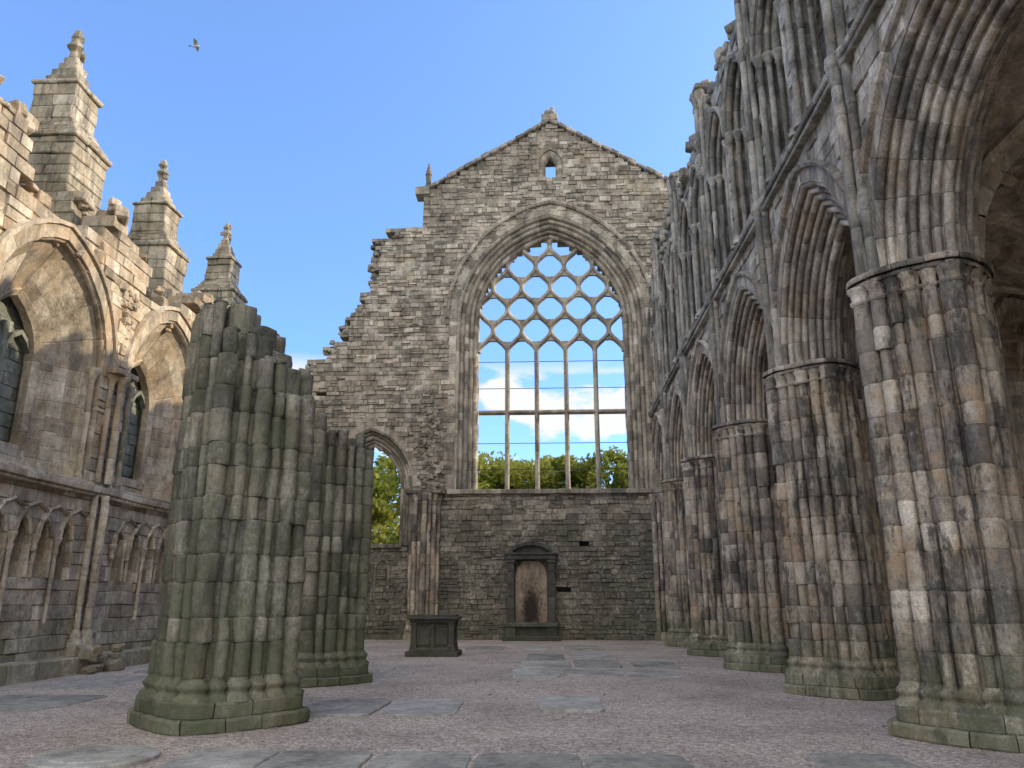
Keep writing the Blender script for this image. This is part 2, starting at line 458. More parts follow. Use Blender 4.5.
def slab(x0,x1,y0,y1,h=.03,rot=0):
    mb=MB(); cx,cy=(x0+x1)/2,(y0+y1)/2
    a=math.radians(rot)
    ax=(Vector((math.cos(a),math.sin(a),0)),Vector((-math.sin(a),math.cos(a),0)),Vector((0,0,1)))
    hx,hy=(x1-x0)/2,(y1-y0)/2
    n=44; top=[];bot=[]
    sd=U(0,100)
    for i in range(n):
        t=2*math.pi*i/n; c,s_=math.cos(t),math.sin(t); k=1/max(abs(c),abs(s_))
        px,py=c*k*hx,s_*k*hy
        f=1-.05*abs(noise.noise(Vector((px*3+sd,py*3,0))))-(.03 if abs(abs(c)-abs(s_))<.12 else 0)
        p=ax[0]*px*f+ax[1]*py*f
        bot.append((cx+p.x*1.01,cy+p.y*1.01,-.03)); top.append((cx+p.x*.985,cy+p.y*.985,h+.004*noise.noise(Vector((px+sd,py,1)))))
    mid=[(b[0],b[1],h-.012) for b in bot]
    vs=bot+mid+top+[(cx,cy,h+.003)]
    fs=[]
    for i in range(n):
        j=(i+1)%n; fs+=[(i,j,n+j,n+i),(n+i,n+j,2*n+j,2*n+i),(2*n+i,2*n+j,3*n)]
    mb.add(vs,fs); mb.build('grave_slab',M_slab)
for q in [(-.2,.8,12.3,14.0,.045,1),(-3.75,-2.6,11.7,13.6,.035,-1),(-2.5,-1.4,11.8,13.6,.025,1),
          (-.9,.2,17.6,19.6,.03,0),(.3,1.6,18,19.8,.025,2),(1.7,2.9,17.8,19.3,.02,-1),(-.8,.5,20,22,.025,1),(.6,1.8,20.2,22.4,.03,0),(-.7,.4,22.5,25,.02,0),(.6,1.9,23,25.5,.025,1),(2.1,3.2,20,22,.02,0),(-1.2,0,27,29.5,.02,0),(.5,1.8,27,29.8,.02,0),
          (-3.9,-2.95,7.4,9.15,.02,0),(-2.9,-1.9,7.4,9.05,.03,.5),(-1.85,-.85,7.3,9.1,.02,0),(-.8,.3,7.4,9.0,.025,-.5),(.35,1.4,7.4,9.05,.02,.5),
          (2.7,3.65,7.6,9.2,.02,2),(-9.4,-7.6,12.2,14,.02,0),(-9.9,-8.3,15,17.5,.02,1),(-9.6,-8,18.2,20.3,.02,0),(-2.9,-1.6,27,29,.02,0)]: slab(*q)
mb=MB(); lathe(mb,-4.75,8.55,[(.62,0),(.62,.035),(.6,.045),(.45,.048),(.44,.06),(.1,.065)],28,(.8,.5,.5,1),False)
mb.build('round_stone_slab',M_slab)

# ------------------------------------------------------------------ ABBEY
abbey=empty('ruined_abbey')
WC,WHW,WR,WZS,WZB=.2,3.43,4.62,14.15,6.25
AC,AHW=-7.95,1.3
def eo(z):
    if z<11.2:L=-12.3
    elif z<12.3:L=-11.1
    elif z<13.3:L=-10.2
    elif z<14.6:L=-9.5
    elif z<15.8:L=-8.7
    elif z<19.0:L=-8.2
    elif z<20.9:L=-5.95
    else:L=-5.95+(z-20.9)*6.2/3.8
    if 18.5<z<19.0: L+=.7
    Rr=12.0 if z<9.6 else (6.5 if z<20.9 else 6.5-(z-20.9)*6.2/3.8)
    if 10.5<z<19.0: L+=U(-.3,.3)
    return [(L,Rr)] if Rr>L+.1 else []
GC=.3
def eo2(z): return [(a+(0.25 if z>20 else 0),b-(.25 if z>20 else 0)) for a,b in eo(z)]
mb=MB()
eh=[hole(WC,WHW+1.0,WZS,WR+1.0,WZB),hole(AC,AHW+.75,6.4,2.1+.75,3.9),hole(GC,.62,22.35,.95,21.55)]
masonry(mb,EAST,0,24.6,eo,eh,0,-.7,ch=(.15,.28),bw=(.18,.6),rough=.045,cuts=(WZB,),miss=.0015,split=.16)
ehB=[hole(WC,WHW,WZS,WR,WZB),hole(AC,AHW,6.4,2.1,3.9),hole(GC,.42,22.35,.7,21.6)]
masonry(mb,EAST,0,24.2,eo2,ehB,-.7,-1.35,ch=(.22,.32),bw=(.4,.8),cuts=(WZB,))
for _ in range(170):
    z=U(9.5,17.5); rubble(mb,(5.35+U(-.35,.35)+.25*math.sin(z*1.3),33.7+U(-.03,.1),z),U(.1,.2))
for _ in range(170):
    z=U(6.3,10.0); rubble(mb,(-5.4+U(-.6,.6),33.72+U(-.03,.08),z),U(.07,.14))
for _ in range(160):
    z=U(10.9,19); L=eo(z)[0][0]; rubble(mb,(L+U(-.05,.3),33.75+U(0,.8),z),U(.1,.2))
mb.build('east_gable_wall',M_east,abbey,.05)
mb=MB()
moulded_arch(mb,EAST,WC,WZS,WHW,WR,1.0,.75,5,zb=WZB,band=.3,seg=.42,dep=.35,proud=.02)
arch_sweep(mb,EAST,WC,WZS+.2,WHW,WR,[(1.32,0),(1.32,.1),(1.42,.14),(1.5,.06),(1.5,-.02)],None,.5)
moulded_arch(mb,EAST,AC,6.4,AHW,2.1,.75,.75,5,zb=3.9,band=.28,dep=.45,proud=.02)
moulded_arch(mb,EAST,GC,22.35,.42,.7,.2,.7,1,zb=21.6,band=.22,seg=.3,proud=.02)
for x in range(0,16):
    cbox(mb,(-4.45+x*.6+.3,33.66,6.17),(.297,.16,.1),None,.02)
for x in range(0,8): cbox(mb,(-9.0+x*.35,33.75,3.85),(.172,.2,.08),None,.02)
for sgn,x0 in((-1,-6.05),(1,6.6)):
    n=15; p0=Vector((x0,33.9,20.92)); p1=Vector((.28,33.9,24.78))
    d=(p1-p0)/n; t=d.normalized(); nn=Vector((0,1,0)); up=t.cross(nn)
    if up.z<0: up=-up
    for i in range(n):
        cbox(mb,p0+d*(i+.5)+up*U(.0,.06),(d.length/2-U(.005,.03),.36,U(.07,.11)),(t,nn,up),.03,jit=.02)
cbox(mb,(-6.0,33.95,21.0),(.35,.4,.22),None,.03); cbox(mb,(6.5,33.95,21.0),(.35,.4,.22),None,.03)
lathe(mb,-5.75,33.8,[(.2,21.1),(.2,21.35),(.12,21.4),(.14,21.9),(.18,21.95),(.03,22.6)],6,smooth=False)
cbox(mb,(.3,33.9,24.95),(.42,.35,.2),None,.05); cbox(mb,(.3,33.9,25.2),(.27,.25,.12),None,.04)
cbox(mb,(.22,33.9,25.42),(.2,.14,.14),None,.05,jit=.05); cbox(mb,(.42,33.9,25.52),(.1,.12,.16),None,.04,jit=.04)
mb.build('window_mouldings',M_east,abbey,.02)

# ---- tracery
mb=MB(); TR=.105; TD=.17; YT=34.55
def inwin(x,z,mgn=0):
    if z<WZS: return abs(x-WC)<WHW-mgn
    dz=z-WZS; Rr=WR-mgn
    if dz>=Rr:return False
    return abs(x-WC)<math.sqrt(Rr*Rr-dz*dz)-(WR-WHW)
prof=[(-TR,-TD*.4),(-TR*.35,-TD),(TR*.35,-TD),(TR,-TD*.4),(TR,TD*.6),(-TR,TD*.6)]
YV=Vector((0,1,0))
w=WHW*2/5; Z0=12.85; HH=1.1
for i in range(1,5):
    x=WC-WHW+i*w
    for a,b in((WZB,8.1),(8.1,9.9),(9.9,11.6),(11.6,Z0)):
        sweep_path(mb,[Vector((x,YT,a+.004)),Vector((x,YT,b-.004))],prof,YV,rc(.2,.8))
for i in range(5):
    x0=WC-WHW+i*w
    sweep_path(mb,[Vector((x0+.05,YT+.003,9.95)),Vector((x0+w-.05,YT+.003,9.95))],[(a*.95,b*.9) for a,b in prof],YV,rc(.2,.8))
def sstep(t): t=max(0,min(1,t)); return t*t*(3-2*t)
NQ=24
for row in range(6):
    for i in range(-1,7):
        xb=WC-WHW+(i+(.5 if row%2 else 0))*w
        for s in(-1,1):
            pts=[];zb=Z0+row*HH
            for q in range(NQ+1):
                t=q/NQ; f=sstep((t-.03)/.94); f=.75*f+.25*sstep(f)
                x=xb+s*w/2*f; z=zb+HH*t
                if inwin(x,z,-.05): pts.append(Vector((x,YT,z)))
            if len(pts)>2:
                sweep_path(mb,pts,prof,YV,rc(.2,.8))
                if len(pts)==NQ+1:
                    for (ti,dx,dz) in((7,-s,.22),(17,s,-.22)):
                        q=pts[ti]; tip=Vector((q.x+dx*.27,YT,q.z+dz))
                        a=pts[ti-4];b_=pts[ti+4]
                        m1=a.lerp(tip,.55)+Vector((-dx*.05,0,0)); m2=b_.lerp(tip,.55)+Vector((-dx*.04,0,0))
                        ring=[a,m1,tip,m2,b_]
                        vs=[tuple(p+YV*.07) for p in ring]+[tuple(p-YV*.09) for p in ring]
                        mb.add(vs,[(0,1,2,3,4),(5,6,7,8,9),(0,1,6,5),(1,2,7,6),(2,3,8,7),(3,4,9,8)],rc(.2,.8))
mb.build('window_tracery',M_east,abbey,.012)
mb=MB()
for z in(7.3,8.5,11.1,12.4):
    sweep_path(mb,[Vector((WC-WHW,YT,z)),Vector((WC+WHW,YT,z))],[(-.013,-.013),(.013,-.013),(.013,.013),(-.013,.013)],YV)
mb.build('window_saddle_bars',M_lead,abbey)

# ---- responds
mb=MB()
for yy in (33.35,):
    for (x,z1) in((-5.4,6.05),(-9.6,6.05)):
        cs=courses(.6,z1-.3,.35,.55)
        for dx,dy,r in((-.55,.1,.09),(-.36,-.05,.12),(-.14,-.16,.09),(.05,-.25,.13),(.26,-.16,.09),(.45,-.05,.12),(.62,.1,.09)):
            lathe(mb,x+dx,yy+dy,[(r+.12,0),(r+.12,.2),(r+.08,.22),(r+.07,.36),(r+.1,.4),(r+.02,.5),(r,.6)],10)
            shaft(mb,x+dx,yy+dy,r,cs,colr=(.0,.8))
            lathe(mb,x+dx,yy+dy,[(r,z1-.3),(r+.03,z1-.28),(r,z1-.25),(r+.07,z1-.08),(r+.07,z1),(r+.02,z1+.02)],10)
        cbox(mb,(x+.02,yy+.1,z1+.08),(.85,.4,.07),None,.02)
mb.build('east_wall_responds',M_rpier,abbey,.02)
mb=MB()
for x in(-8.6,-7.9,-7.2):
    arch_sweep(mb,EAST,x,2.9,.25,.4,[(0,-.02),(0,.06),(.09,.08),(.1,-.02)],1.6,.3)
mb.build('aisle_blind_arcade',M_east,abbey)

# ---- LEFT AISLE WALL
LB=[2.3,7.7,13.1,18.5,23.9,29.3]
lc=[(LB[i]+LB[i+1])/2 for i in range(5)]+[31.9]
LHW,LR,LZS=1.0,1.56,7.0
def ltop(u):
    b=9.9+1.0*noise.noise(Vector((u*.55,3.3,0)))+.6*noise.noise(Vector((u*2.1,1.3,0)))
    dist=min(abs(u-c) for c in LB)
    return b+ (1.0 if dist<1.0 else .0) + (.2 if dist<2 else 0)
lhA=[hole(c,LHW+1.1,LZS,LR+1.1,4.3) for c in lc[:5]]
lhB=[hole(c,LHW,LZS,LR,4.9) for c in lc[:5]]
NP=.76
nic=[]
u=3.0
while u<32.5:
    if min(abs(u-b) for b in LB)>.55: nic.append(u)
    u+=NP
mb=MB()
lhN=[hole(c,.235,2.95,.42,2.05) for c in nic]
masonry(mb,LEFT,0,4.15,lambda z:[(0,33.0)],lhN,0,-.7,ch=(.24,.36),bw=(.35,.8),cuts=(2.05,),rough=.03)
masonry(mb,LEFT,0,4.15,lambda z:[(0,33.0)],[],-.7,-1.3,ch=(.24,.36),bw=(.4,.85),colf=lambda u,z:rc(0,.15))
masonry(mb,LEFT,4.15,11.8,lambda z:[(0,33.0)],lhA,0,-.9,ch=(.22,.34),bw=(.3,.75),top=ltop,rough=.035,split=.1)
masonry(mb,LEFT,4.15,10.5,lambda z:[(0,33.0)],lhB,-.9,-1.4,ch=(.22,.34),bw=(.35,.8),top=lambda u:ltop(u)-.4)
for _ in range(420):
    u=U(5,33); x,y,_z=LEFT.P(u,0,U(-1.2,-.05)); rubble(mb,(x,y,ltop(u)-.15+U(-.1,.2)),U(.1,.24))
mb.build('aisle_wall',M_left,abbey,.04)
mb=MB()
for c in lc[:5]:
    prs=[[(r*1.1,-.9+r*.75) for r in (k/4,(k+1)/4)] for k in range(4)]
    for p in prs: arch_sweep(mb,LEFT,c,LZS,LHW,LR,p,4.3,.4)
    for p in roll_profiles(1.08,-.16,1.22,.0,1,dep=.5): arch_sweep(mb,LEFT,c,LZS,LHW,LR,p,4.3,.45)
    arch_sweep(mb,LEFT,c,LZS,LHW,LR,[(1.15,-.2),(1.15,.05),(1.45,.05),(1.45,-.2)],None,.38)
    arch_sweep(mb,LEFT,c,LZS,LHW,LR,[(1.45,0),(1.46,.12),(1.55,.12),(1.58,0)],None,.5)
    arch_sweep(mb,LEFT,c,LZS,LHW,LR,[(-.14,-1.15),(-.14,-.95),(-.02,-.85),(.05,-.9)],4.9,.5)
    for s in(-1,1):
        x,y,_=LEFT.P(c+s*1.85,0,-.05)
        shaft(mb,x,y,.07,courses(4.4,6.85,.6,1.0),sides=8)
        lathe(mb,x,y,[(.07,6.8),(.10,6.83),(.07,6.87),(.14,7.03),(.14,7.1)],8)
        lathe(mb,x,y,[(.13,4.3),(.13,4.36),(.09,4.4),(.11,4.43),(.07,4.5)],8)
for c in nic:
    arch_sweep(mb,LEFT,c,2.95,.235,.42,[(-.01,-.1),(-.01,.03),(.06,.05),(.09,.0)],2.05,.3)
    arch_sweep(mb,LEFT,c+NP/2,2.95,.235+NP*.5-.03,.68,[(-.01,-.03),(-.01,.04),(.03,.075),(.07,.04),(.07,-.03)],None,.3)
    x,y,_=LEFT.P(c-NP/2,0,.07)
    lathe(mb,x,y,[(.06,2.6),(.07,2.7),(.05,2.75),(.1,2.9),(.11,2.97)],8)
    if R_()<.35: shaft(mb,x,y,.05,[1.1,2.6],sides=8)
for b in LB:
    for dy,dn,r in((-.24,.08,.07),(0,.2,.10),(.24,.08,.07)):
        x,y,_=LEFT.P(b+dy,0,dn)
        shaft(mb,x,y,r,courses(4.35,6.75,.5,.8),sides=10)
        shaft(mb,x,y,r,courses(.95,4.05,.4,.7),sides=10)
        lathe(mb,x,y,[(r+.12,.35),(r+.12,.7),(r+.05,.75),(r+.08,.82),(r+.02,.9),(r,.95)],10)
        lathe(mb,x,y,[(r,6.7),(r+.03,6.73),(r,6.78),(r+.02,6.9),(r+.10,7.05),(r+.10,7.12)],10)
    x,y,_=LEFT.P(b,0,.1)
    cbox(mb,(x,y,7.18),(.28,.46,.07),None,.02)
    for k in range(46):
        zz=U(7.3,9.7); rubble(mb,(x-.15-U(0,.12),y+U(-.5,.5)*(.6+(zz-7.3)*.2),zz),U(.1,.18))
u=0
while u<33:
    w_=U(.6,1.1); x,y,_=LEFT.P(u+w_/2,0,.08)
    cbox(mb,(x,y,4.17),(.14,w_/2-.004,.075),None,.02)
    cbox(mb,(x-.04,y,4.06),(.12,w_/2-.004,.04),None,.015)
    cbox(mb,(x-.15,y,4.29),(.12,w_/2-.004,.05),None,.03)
    cbox(mb,(x+.12,y+U(-.01,.01),.17),(.30,w_/2-.006,.2),None,.03,jit=.01)
    u+=w_
for _ in range(60):
    b=random.choice(LB[2:]); rubble(mb,(-10.6+U(-.3,.6),b+U(-.9,.9),.3+U(-.3,.2)),U(.1,.22))
mb.build('aisle_wall_arches',M_left,abbey,.03)
mb=MB()
masonry(mb,LEFT,4.5,8.6,lambda z:[(c-LHW-.2,c+LHW+.2) for c in lc[:5]],[],-1.25,-1.45,ch=(.25,.35),bw=(.4,.7),gap=.008)
for c in lc[:5]:
    x,y,_=LEFT.P(c,0,-1.12)
    cbox(mb,(x,y,6.2),(.08,.08,1.5),None,.03)
    for s in(-1,1):
        arch_sweep(mb,LEFT,c+s*.5,6.9,.46,.75,[(-.05,-1.2),(-.05,-1.05),(.05,-1.05),(.05,-1.2)],4.9,.6)
mb.build('aisle_window_infill',M_fill,abbey)

# ---- pinnacles
def boxm(mb,x0,x1,y0,y1,z0,z1,ch=(.26,.4)):
    z=z0
    while z<z1-.02:
        h=U(*ch)
        if z1-(z+h)<.14:h=z1-z
        nx=max(1,round((x1-x0)/.6+U(-.4,.4)));ny=max(1,round((y1-y0)/.6+U(-.4,.4)))
        xs=[x0+(x1-x0)*i/nx+(U(-.1,.1) if 0<i<nx else 0) for i in range(nx+1)]
        ys=[y0+(y1-y0)*i/ny+(U(-.1,.1) if 0<i<ny else 0) for i in range(ny+1)]
        for i in range(nx):
            for j in range(ny):
                cbox(mb,((xs[i]+xs[i+1])/2+U(-.02,.02),(ys[j]+ys[j+1])/2+U(-.02,.02),z+h/2),((xs[i+1]-xs[i])/2+.001,(ys[j+1]-ys[j])/2+.001,h/2+.001),None,.03,jit=.01)
        z+=h
for (px,py,top,k) in((-13.5,18.2,17.5,1.0),(-13.5,23.6,16.6,.92),(-13.5,29.1,17.0,.85),(-13.5,12.9,17.2,1.0)):
    mb=MB(); b=top-5.6*k
    boxm(mb,px-1.3,px+1.3,py-.85*k,py+.85*k,0,b-.01)
    boxm(mb,px-1.0*k,px+1.0*k,py-.78*k,py+.78*k,b,b+1.7*k)
    boxm(mb,px-1.08*k,px+1.08*k,py-.85*k,py+.85*k,b+1.7*k,b+1.85*k)
    for q in range(4):
        s=1-.09*q; boxm(mb,px-.95*s*k,px+.95*s*k,py-.74*s*k,py+.74*s*k,b+(1.85+q*.14)*k,b+(1.99+q*.14)*k)
    boxm(mb,px-.62*k,px+.62*k,py-.55*k,py+.55*k,b+2.4*k,b+3.5*k,ch=(.3,.4))
    boxm(mb,px-.68*k,px+.68*k,py-.6*k,py+.6*k,b+3.5*k,b+3.62*k)
    for q in range(4):
        s=.46-.09*q; boxm(mb,px-s*k,px+s*k,py-s*k*.9,py+s*k*.9,b+3.62*k+q*.27*k,b+3.62*k+(q+1)*.27*k)
    lathe(mb,px,py,[(.16*k,b+4.7*k),(.13*k,b+4.95*k),(.24*k,b+5.08*k),(.2*k,b+5.2*k),(.1*k,b+5.28*k),(.19*k,b+5.42*k),(.12*k,b+5.6*k),(.03,b+5.72*k)],7,smooth=False)
    for _ in range(5): rubble(mb,(px+U(-.12,.12)*k,py+U(-.12,.12)*k,b+U(4.8,5.5)*k),.13*k)
    mb.build('buttress_pinnacle',M_pinn,abbey,.06)

# ---- RIGHT ARCADE
PX=5.3
PY=[4.4,10.4,15.0,20.0,24.9,29.6,34.3]
bays=[]
for i in range(6):
    a,b=PY[i],PY[i+1]
    if i==5: b=34.2
    c=(a+b)/2; ow=(b-a)/2-.16; iw=ow-.82
    rise=2.95
    Ro=(rise*rise+ow*ow)/(2*ow); Ro=max(Ro,ow+.05)
    bays.append((c,iw,Ro-.82,ow,Ro))
SP=5.95
mb=MB()
rhA=[hole(c,ow,SP,Ro,-1) for c,iw,Ri,ow,Ro in bays]
masonry(mb,RIGHT,SP,9.6,lambda z:[(2.0,33.0)],rhA,0,-1.4,ch=(.24,.34),bw=(.35,.8),rough=.03)
mb.build('nave_arcade_wall',M_right,abbey,.03)
mb=MB()
for c,iw,Ri,ow,Ro in bays:
    moulded_arch(mb,RIGHT,c,SP,iw,Ri,.82,.70,7,zb=None,band=.22,seg=.36,dep=.5,proud=.02)
    arch_sweep(mb,RIGHT,c,SP,iw,Ri,[(1.03,0),(1.04,.1),(1.1,.13),(1.15,.02)],None,.5)
    for p in roll_profiles(.82,-1.4,0,-.70,6,dep=.5): arch_sweep(mb,RIGHT,c,SP,iw,Ri,p,None,.36)
    arch_sweep(mb,RIGHT,c,SP,iw,Ri,[(.79,-1.15),(.79,-1.43),(1.06,-1.43),(1.06,-1.15)],None,.4)
mb.build('nave_arcade_arches',M_right,abbey,.02)
for i,y in enumerate(PY[:6]):
    mb=MB(); pier(mb,PX,y,SP,damage=.06,jit=.008)
    mb.build('clustered_pier',M_rpier,abbey,.025)
mb=MB()
for dx,dy,r in((-.7,-.05,.12),(-.5,-.2,.09),(-.3,-.32,.12),(-.08,-.42,.14),(.2,-.32,.1)):
    shaft(mb,5.2+dx,33.6+dy,r,courses(.3,5.6))
    lathe(mb,5.2+dx,33.6+dy,[(r+.1,0),(r+.1,.25),(r,.35)],10); lathe(mb,5.2+dx,33.6+dy,[(r,5.6),(r+.09,5.9),(r+.09,6.0)],10)
mb.build('arcade_respond',M_rpier,abbey,.02)

# triforium
holesA=[];lan=[]
for i in range(6):
    a,b=PY[i],min(PY[i+1],33.6)
    bw_=(b-a-.7)/2
    for s in(0,1):
        c=a+.35+bw_*(s+.5); hw=bw_/2-.42
        lan.append((c,hw)); holesA.append(hole(c,hw+.3,13.0,(hw+.3)*1.75,10.05))
def rtop(u):
    d=min(abs(u-p) for p in PY)
    return 15.2+.6*noise.noise(Vector((u*.8,9.1,0)))+.4*noise.noise(Vector((u*3,2,0)))+(.6 if d<.6 else 0)
mb=MB()
masonry(mb,RIGHT,9.6,16.8,lambda z:[(2.0,33.0)],holesA,-.02,-.6,ch=(.22,.32),bw=(.3,.7),top=rtop,rough=.03)
masonry(mb,RIGHT,9.6,16,lambda z:[(2.0,33.0)],[],-1.3,-1.8,ch=(.22,.32),bw=(.3,.7),top=lambda u:rtop(u)-.5,colf=lambda u,z:rc(0,.3))
masonry(mb,RIGHT,9.6,9.9,lambda z:[(2.0,33.0)],[],-.6,-1.3)
mb.build('triforium_wall',M_trif,abbey,.03)
mb=MB()
for c,hw in lan:
    for p in roll_profiles(0,-.45,.34,.0,3,dep=.5): arch_sweep(mb,RIGHT,c,13.0,hw,hw*1.75+.2,p,None,.35)
    arch_sweep(mb,RIGHT,c,13.0,hw,hw*1.75+.2,[(.32,-.1),(.32,.05),(.4,.1),(.46,.05),(.46,-.1)],None,.4)
    for s in(-1,1):
        for (du,dn,r) in((.04,-.4,.06),(.15,-.22,.065),(.27,-.05,.07)):
            x,y,_=RIGHT.P(c+s*(hw+du),0,dn)
            shaft(mb,x,y,r,courses(10.15,12.8,.7,1.2),sides=8,jit=.003)
            lathe(mb,x,y,[(r+.06,9.95),(r+.06,10.03),(r+.02,10.07),(r+.04,10.11),(r,10.16)],8)
            lathe(mb,x,y,[(r,12.7),(r+.03,12.72),(r,12.76),(r+.07,12.92),(r+.07,13.0)],8)
    x,y,_=RIGHT.P(c,0,-.5); shaft(mb,x,y,.05,courses(10.0,12.7,.8,1.2),sides=8)
    for s in(-1,1):
        arch_sweep(mb,RIGHT,c+s*hw*.5,12.6,hw*.45,hw*.75,[(0,-.55),(0,-.45),(.08,-.45),(.08,-.55)],None,.4)
for k,y0 in enumerate(PY[:6]):
    tt=16.0+U(-.2,.3)
    for dy,dn,r in((-.2,.05,.075),(0,.13,.09),(.2,.05,.075)):
        x,y,_=RIGHT.P(y0+dy,0,dn)
        shaft(mb,x,y,r,courses(6.0,9.5,.45,.8),sides=10,jit=.003)
        shaft(mb,x,y,r,courses(9.7,13.3,.5,.9),sides=10,jit=.003)
        shaft(mb,x,y,r,courses(13.6,tt-.5,.5,.9),sides=10,jit=.003)
        for zz in(9.46,13.3):
            lathe(mb,x,y,[(r,zz),(r+.05,zz+.06),(r+.07,zz+.16),(r+.03,zz+.2),(r+.06,zz+.26),(r,zz+.32)],10)
        lathe(mb,x,y,[(r,tt-.55),(r+.03,tt-.5),(r,tt-.45),(r+.08,tt-.15),(r+.08,tt)],10)
    x,y,_=RIGHT.P(y0,0,-.1)
    cbox(mb,(x,y,tt+.08),(.32,.38,.09),None,.03,jit=.03)
    for _ in range(6): rubble(mb,(x+U(-.1,.2),y+U(-.25,.25),tt+U(.15,.3)),U(.1,.2))
for zz in(9.6,):
    u=2.0
    while u<33.4:
        w_=U(.6,1.1); x,y,_=RIGHT.P(u+w_/2,0,.05)
        cbox(mb,(x,y,zz),(.13,w_/2-.004,.06),None,.02); cbox(mb,(x+.03,y,zz-.11),(.11,w_/2-.004,.045),None,.015)
        cbox(mb,(x+.06,y,zz+.12),(.12,w_/2-.004,.05),None,.02)
        u+=w_
for _ in range(420):
    u=U(4,33); x,y,_z=RIGHT.P(u,0,U(-.6,-.0)); rubble(mb,(x,y,rtop(u)+U(-.25,.15)),U(.1,.24))
mb.build('triforium_arcade',M_trif,abbey,.015)

# right aisle
mb=MB()
rc_=[(PY[i]+PY[i+1])/2 for i in range(6)]
masonry(mb,RAISLE,0,9.4,lambda z:[(0,33.0)],[hole(c,.75,6.6,1.3,3.6) for c in rc_],0,-.9,ch=(.26,.36),bw=(.45,.9))
for c in rc_:
    for p in roll_profiles(0,-.5,.4,.0,3): arch_sweep(mb,RAISLE,c,6.6,.75,1.3,p,3.6,.4)
    arch_sweep(mb,RAISLE,c,6.6,.75,1.3,[(.4,-.05),(.4,.05),(.65,.05),(.65,-.05)],3.6,.4)
    x,y,_=RAISLE.P(c,0,-.5); cbox(mb,(x,y,5.6),(.07,.07,2.1),None,.02)
for y in PY:
    for dy in(-.2,0,.2):
        shaft(mb,10.8-(.1 if dy==0 else 0),y+dy,.1,courses(.3,5.8,.4,.7),sides=8)
    cbox(mb,(10.75,y,5.9),(.3,.42,.1),None,.03)
mb.build('south_aisle_wall',M_left,abbey,.03)
mb=MB()
xa,xb=5.9,10.95; hwv=(xb-xa)/2; cxv=(xa+xb)/2; Rv=3.0; zsv=5.9
def vault_z(x):
    d=abs(x-cxv)+Rv-hwv
    return zsv+math.sqrt(max(0,Rv*Rv-d*d))
for i in range(6):
    a,b=PY[i],PY[i+1]; cy=(a+b)/2; hy=(b-a)/2
    def cross_z(y):
        t=abs(y-cy)/hy; return zsv+math.sqrt(max(0,1-((t*.9+.0)**2)))*2.75 if t<1 else zsv
    nx,ny=26,24
    for ix in range(nx):
        for iy in range(ny):
            x0=xa+(xb-xa)*ix/nx;x1=xa+(xb-xa)*(ix+1)/nx
            y0=a+(b-a)*iy/ny;y1=a+(b-a)*(iy+1)/ny
            q=[(x,y,max(vault_z(x),cross_z(y))) for x,y in((x0,y0),(x1,y0),(x1,y1),(x0,y1))]
            mb.add(q,[(0,1,2,3)],rc(.2,.9))
    for s in(0,1):
        pts=[]
        for k in range(25):
            t=k/24; x=xa+(xb-xa)*t; y=a+(b-a)*(t if s else 1-t)
            pts.append(Vector((x,y,max(vault_z(x),cross_z(y))-.08)))
        for k in range(24):
            sweep_path(mb,pts[k:k+2],[(.1*math.cos(q*math.pi/3),.12*math.sin(q*math.pi/3)) for q in range(6)],Vector((0,0,1)),rc(.3,1))
for y in PY:
    pts=[Vector((xa+(xb-xa)*k/24,y,vault_z(xa+(xb-xa)*k/24)-.1)) for k in range(25)]
    for k in range(24): sweep_path(mb,pts[k:k+2],[(.15,-.2),(.15,.2),(-.16,.2),(-.16,-.2)],Vector((0,1,0)),rc(.3,1))
mb.build('aisle_vault',M_left,abbey)

# ---- neighbouring palace range to the south, added to block low sun
pal=empty('palace_sun_blocker'); PF=Frame((18,0,0),(0,1,0),(-1,0,0))
mb=MB(); wins=[]
for y in range(-18,50,4):
    for zb in(1.2,5.2,8.7): wins.append((y,zb))
masonry(mb,PF,0,12,lambda z:[(-22,52)],[(lambda z0,z1,y=y,zb=zb:(y-.6,y+.6) if zb-.1<z0<zb+2.2 else None) for y,zb in wins],0,-.5,ch=(.4,.5),bw=(.8,1.3))
for z in(4.2,8.0,12.05):
    cbox(mb,(18,15,z),(.15,37,.12),None,.03)
mb.build('walls',M_left,pal)
mb=MB(); mb.add([(18.3,-22,0),(18.3,52,0),(18.3,52,12),(18.3,-22,12)],[(0,1,2,3)]); mb.build('glazing',M_glass,pal)
mb=MB(); mb.add([(17.8,-22.2,12.1),(17.8,52.2,12.1),(22,52.2,14.0),(22,-22.2,14.0),(27,52.2,12.1),(27,-22.2,12.1)],[(0,1,2,3),(3,2,4,5)]); mb.build('roof',M_slate,pal)

# ---- ruined free-standing piers
mb=MB(); c0=(-4.55,11.2)
pier(mb,c0[0],c0[1],6.5,Rr=.88,hf=lambda x,y:5.72-max(0,(x+4.75))*1.25+U(-.15,.2)-(.3 if x<-5.35 else 0),cap=False,damage=.12,jit=.016,hmin=3.9)
mb.build('ruined_stone_pier',M_lpier,None,.04)
mb=MB()
pier(mb,-4.8,16.5,5.6,Rr=.84,hf=lambda x,y:4.95+U(-.2,.15)-(.2 if x>-4.4 else 0),cap=False,damage=.1,jit=.014,hmin=4.3)
mb.build('ruined_stone_pier',M_lpier,None,.04)

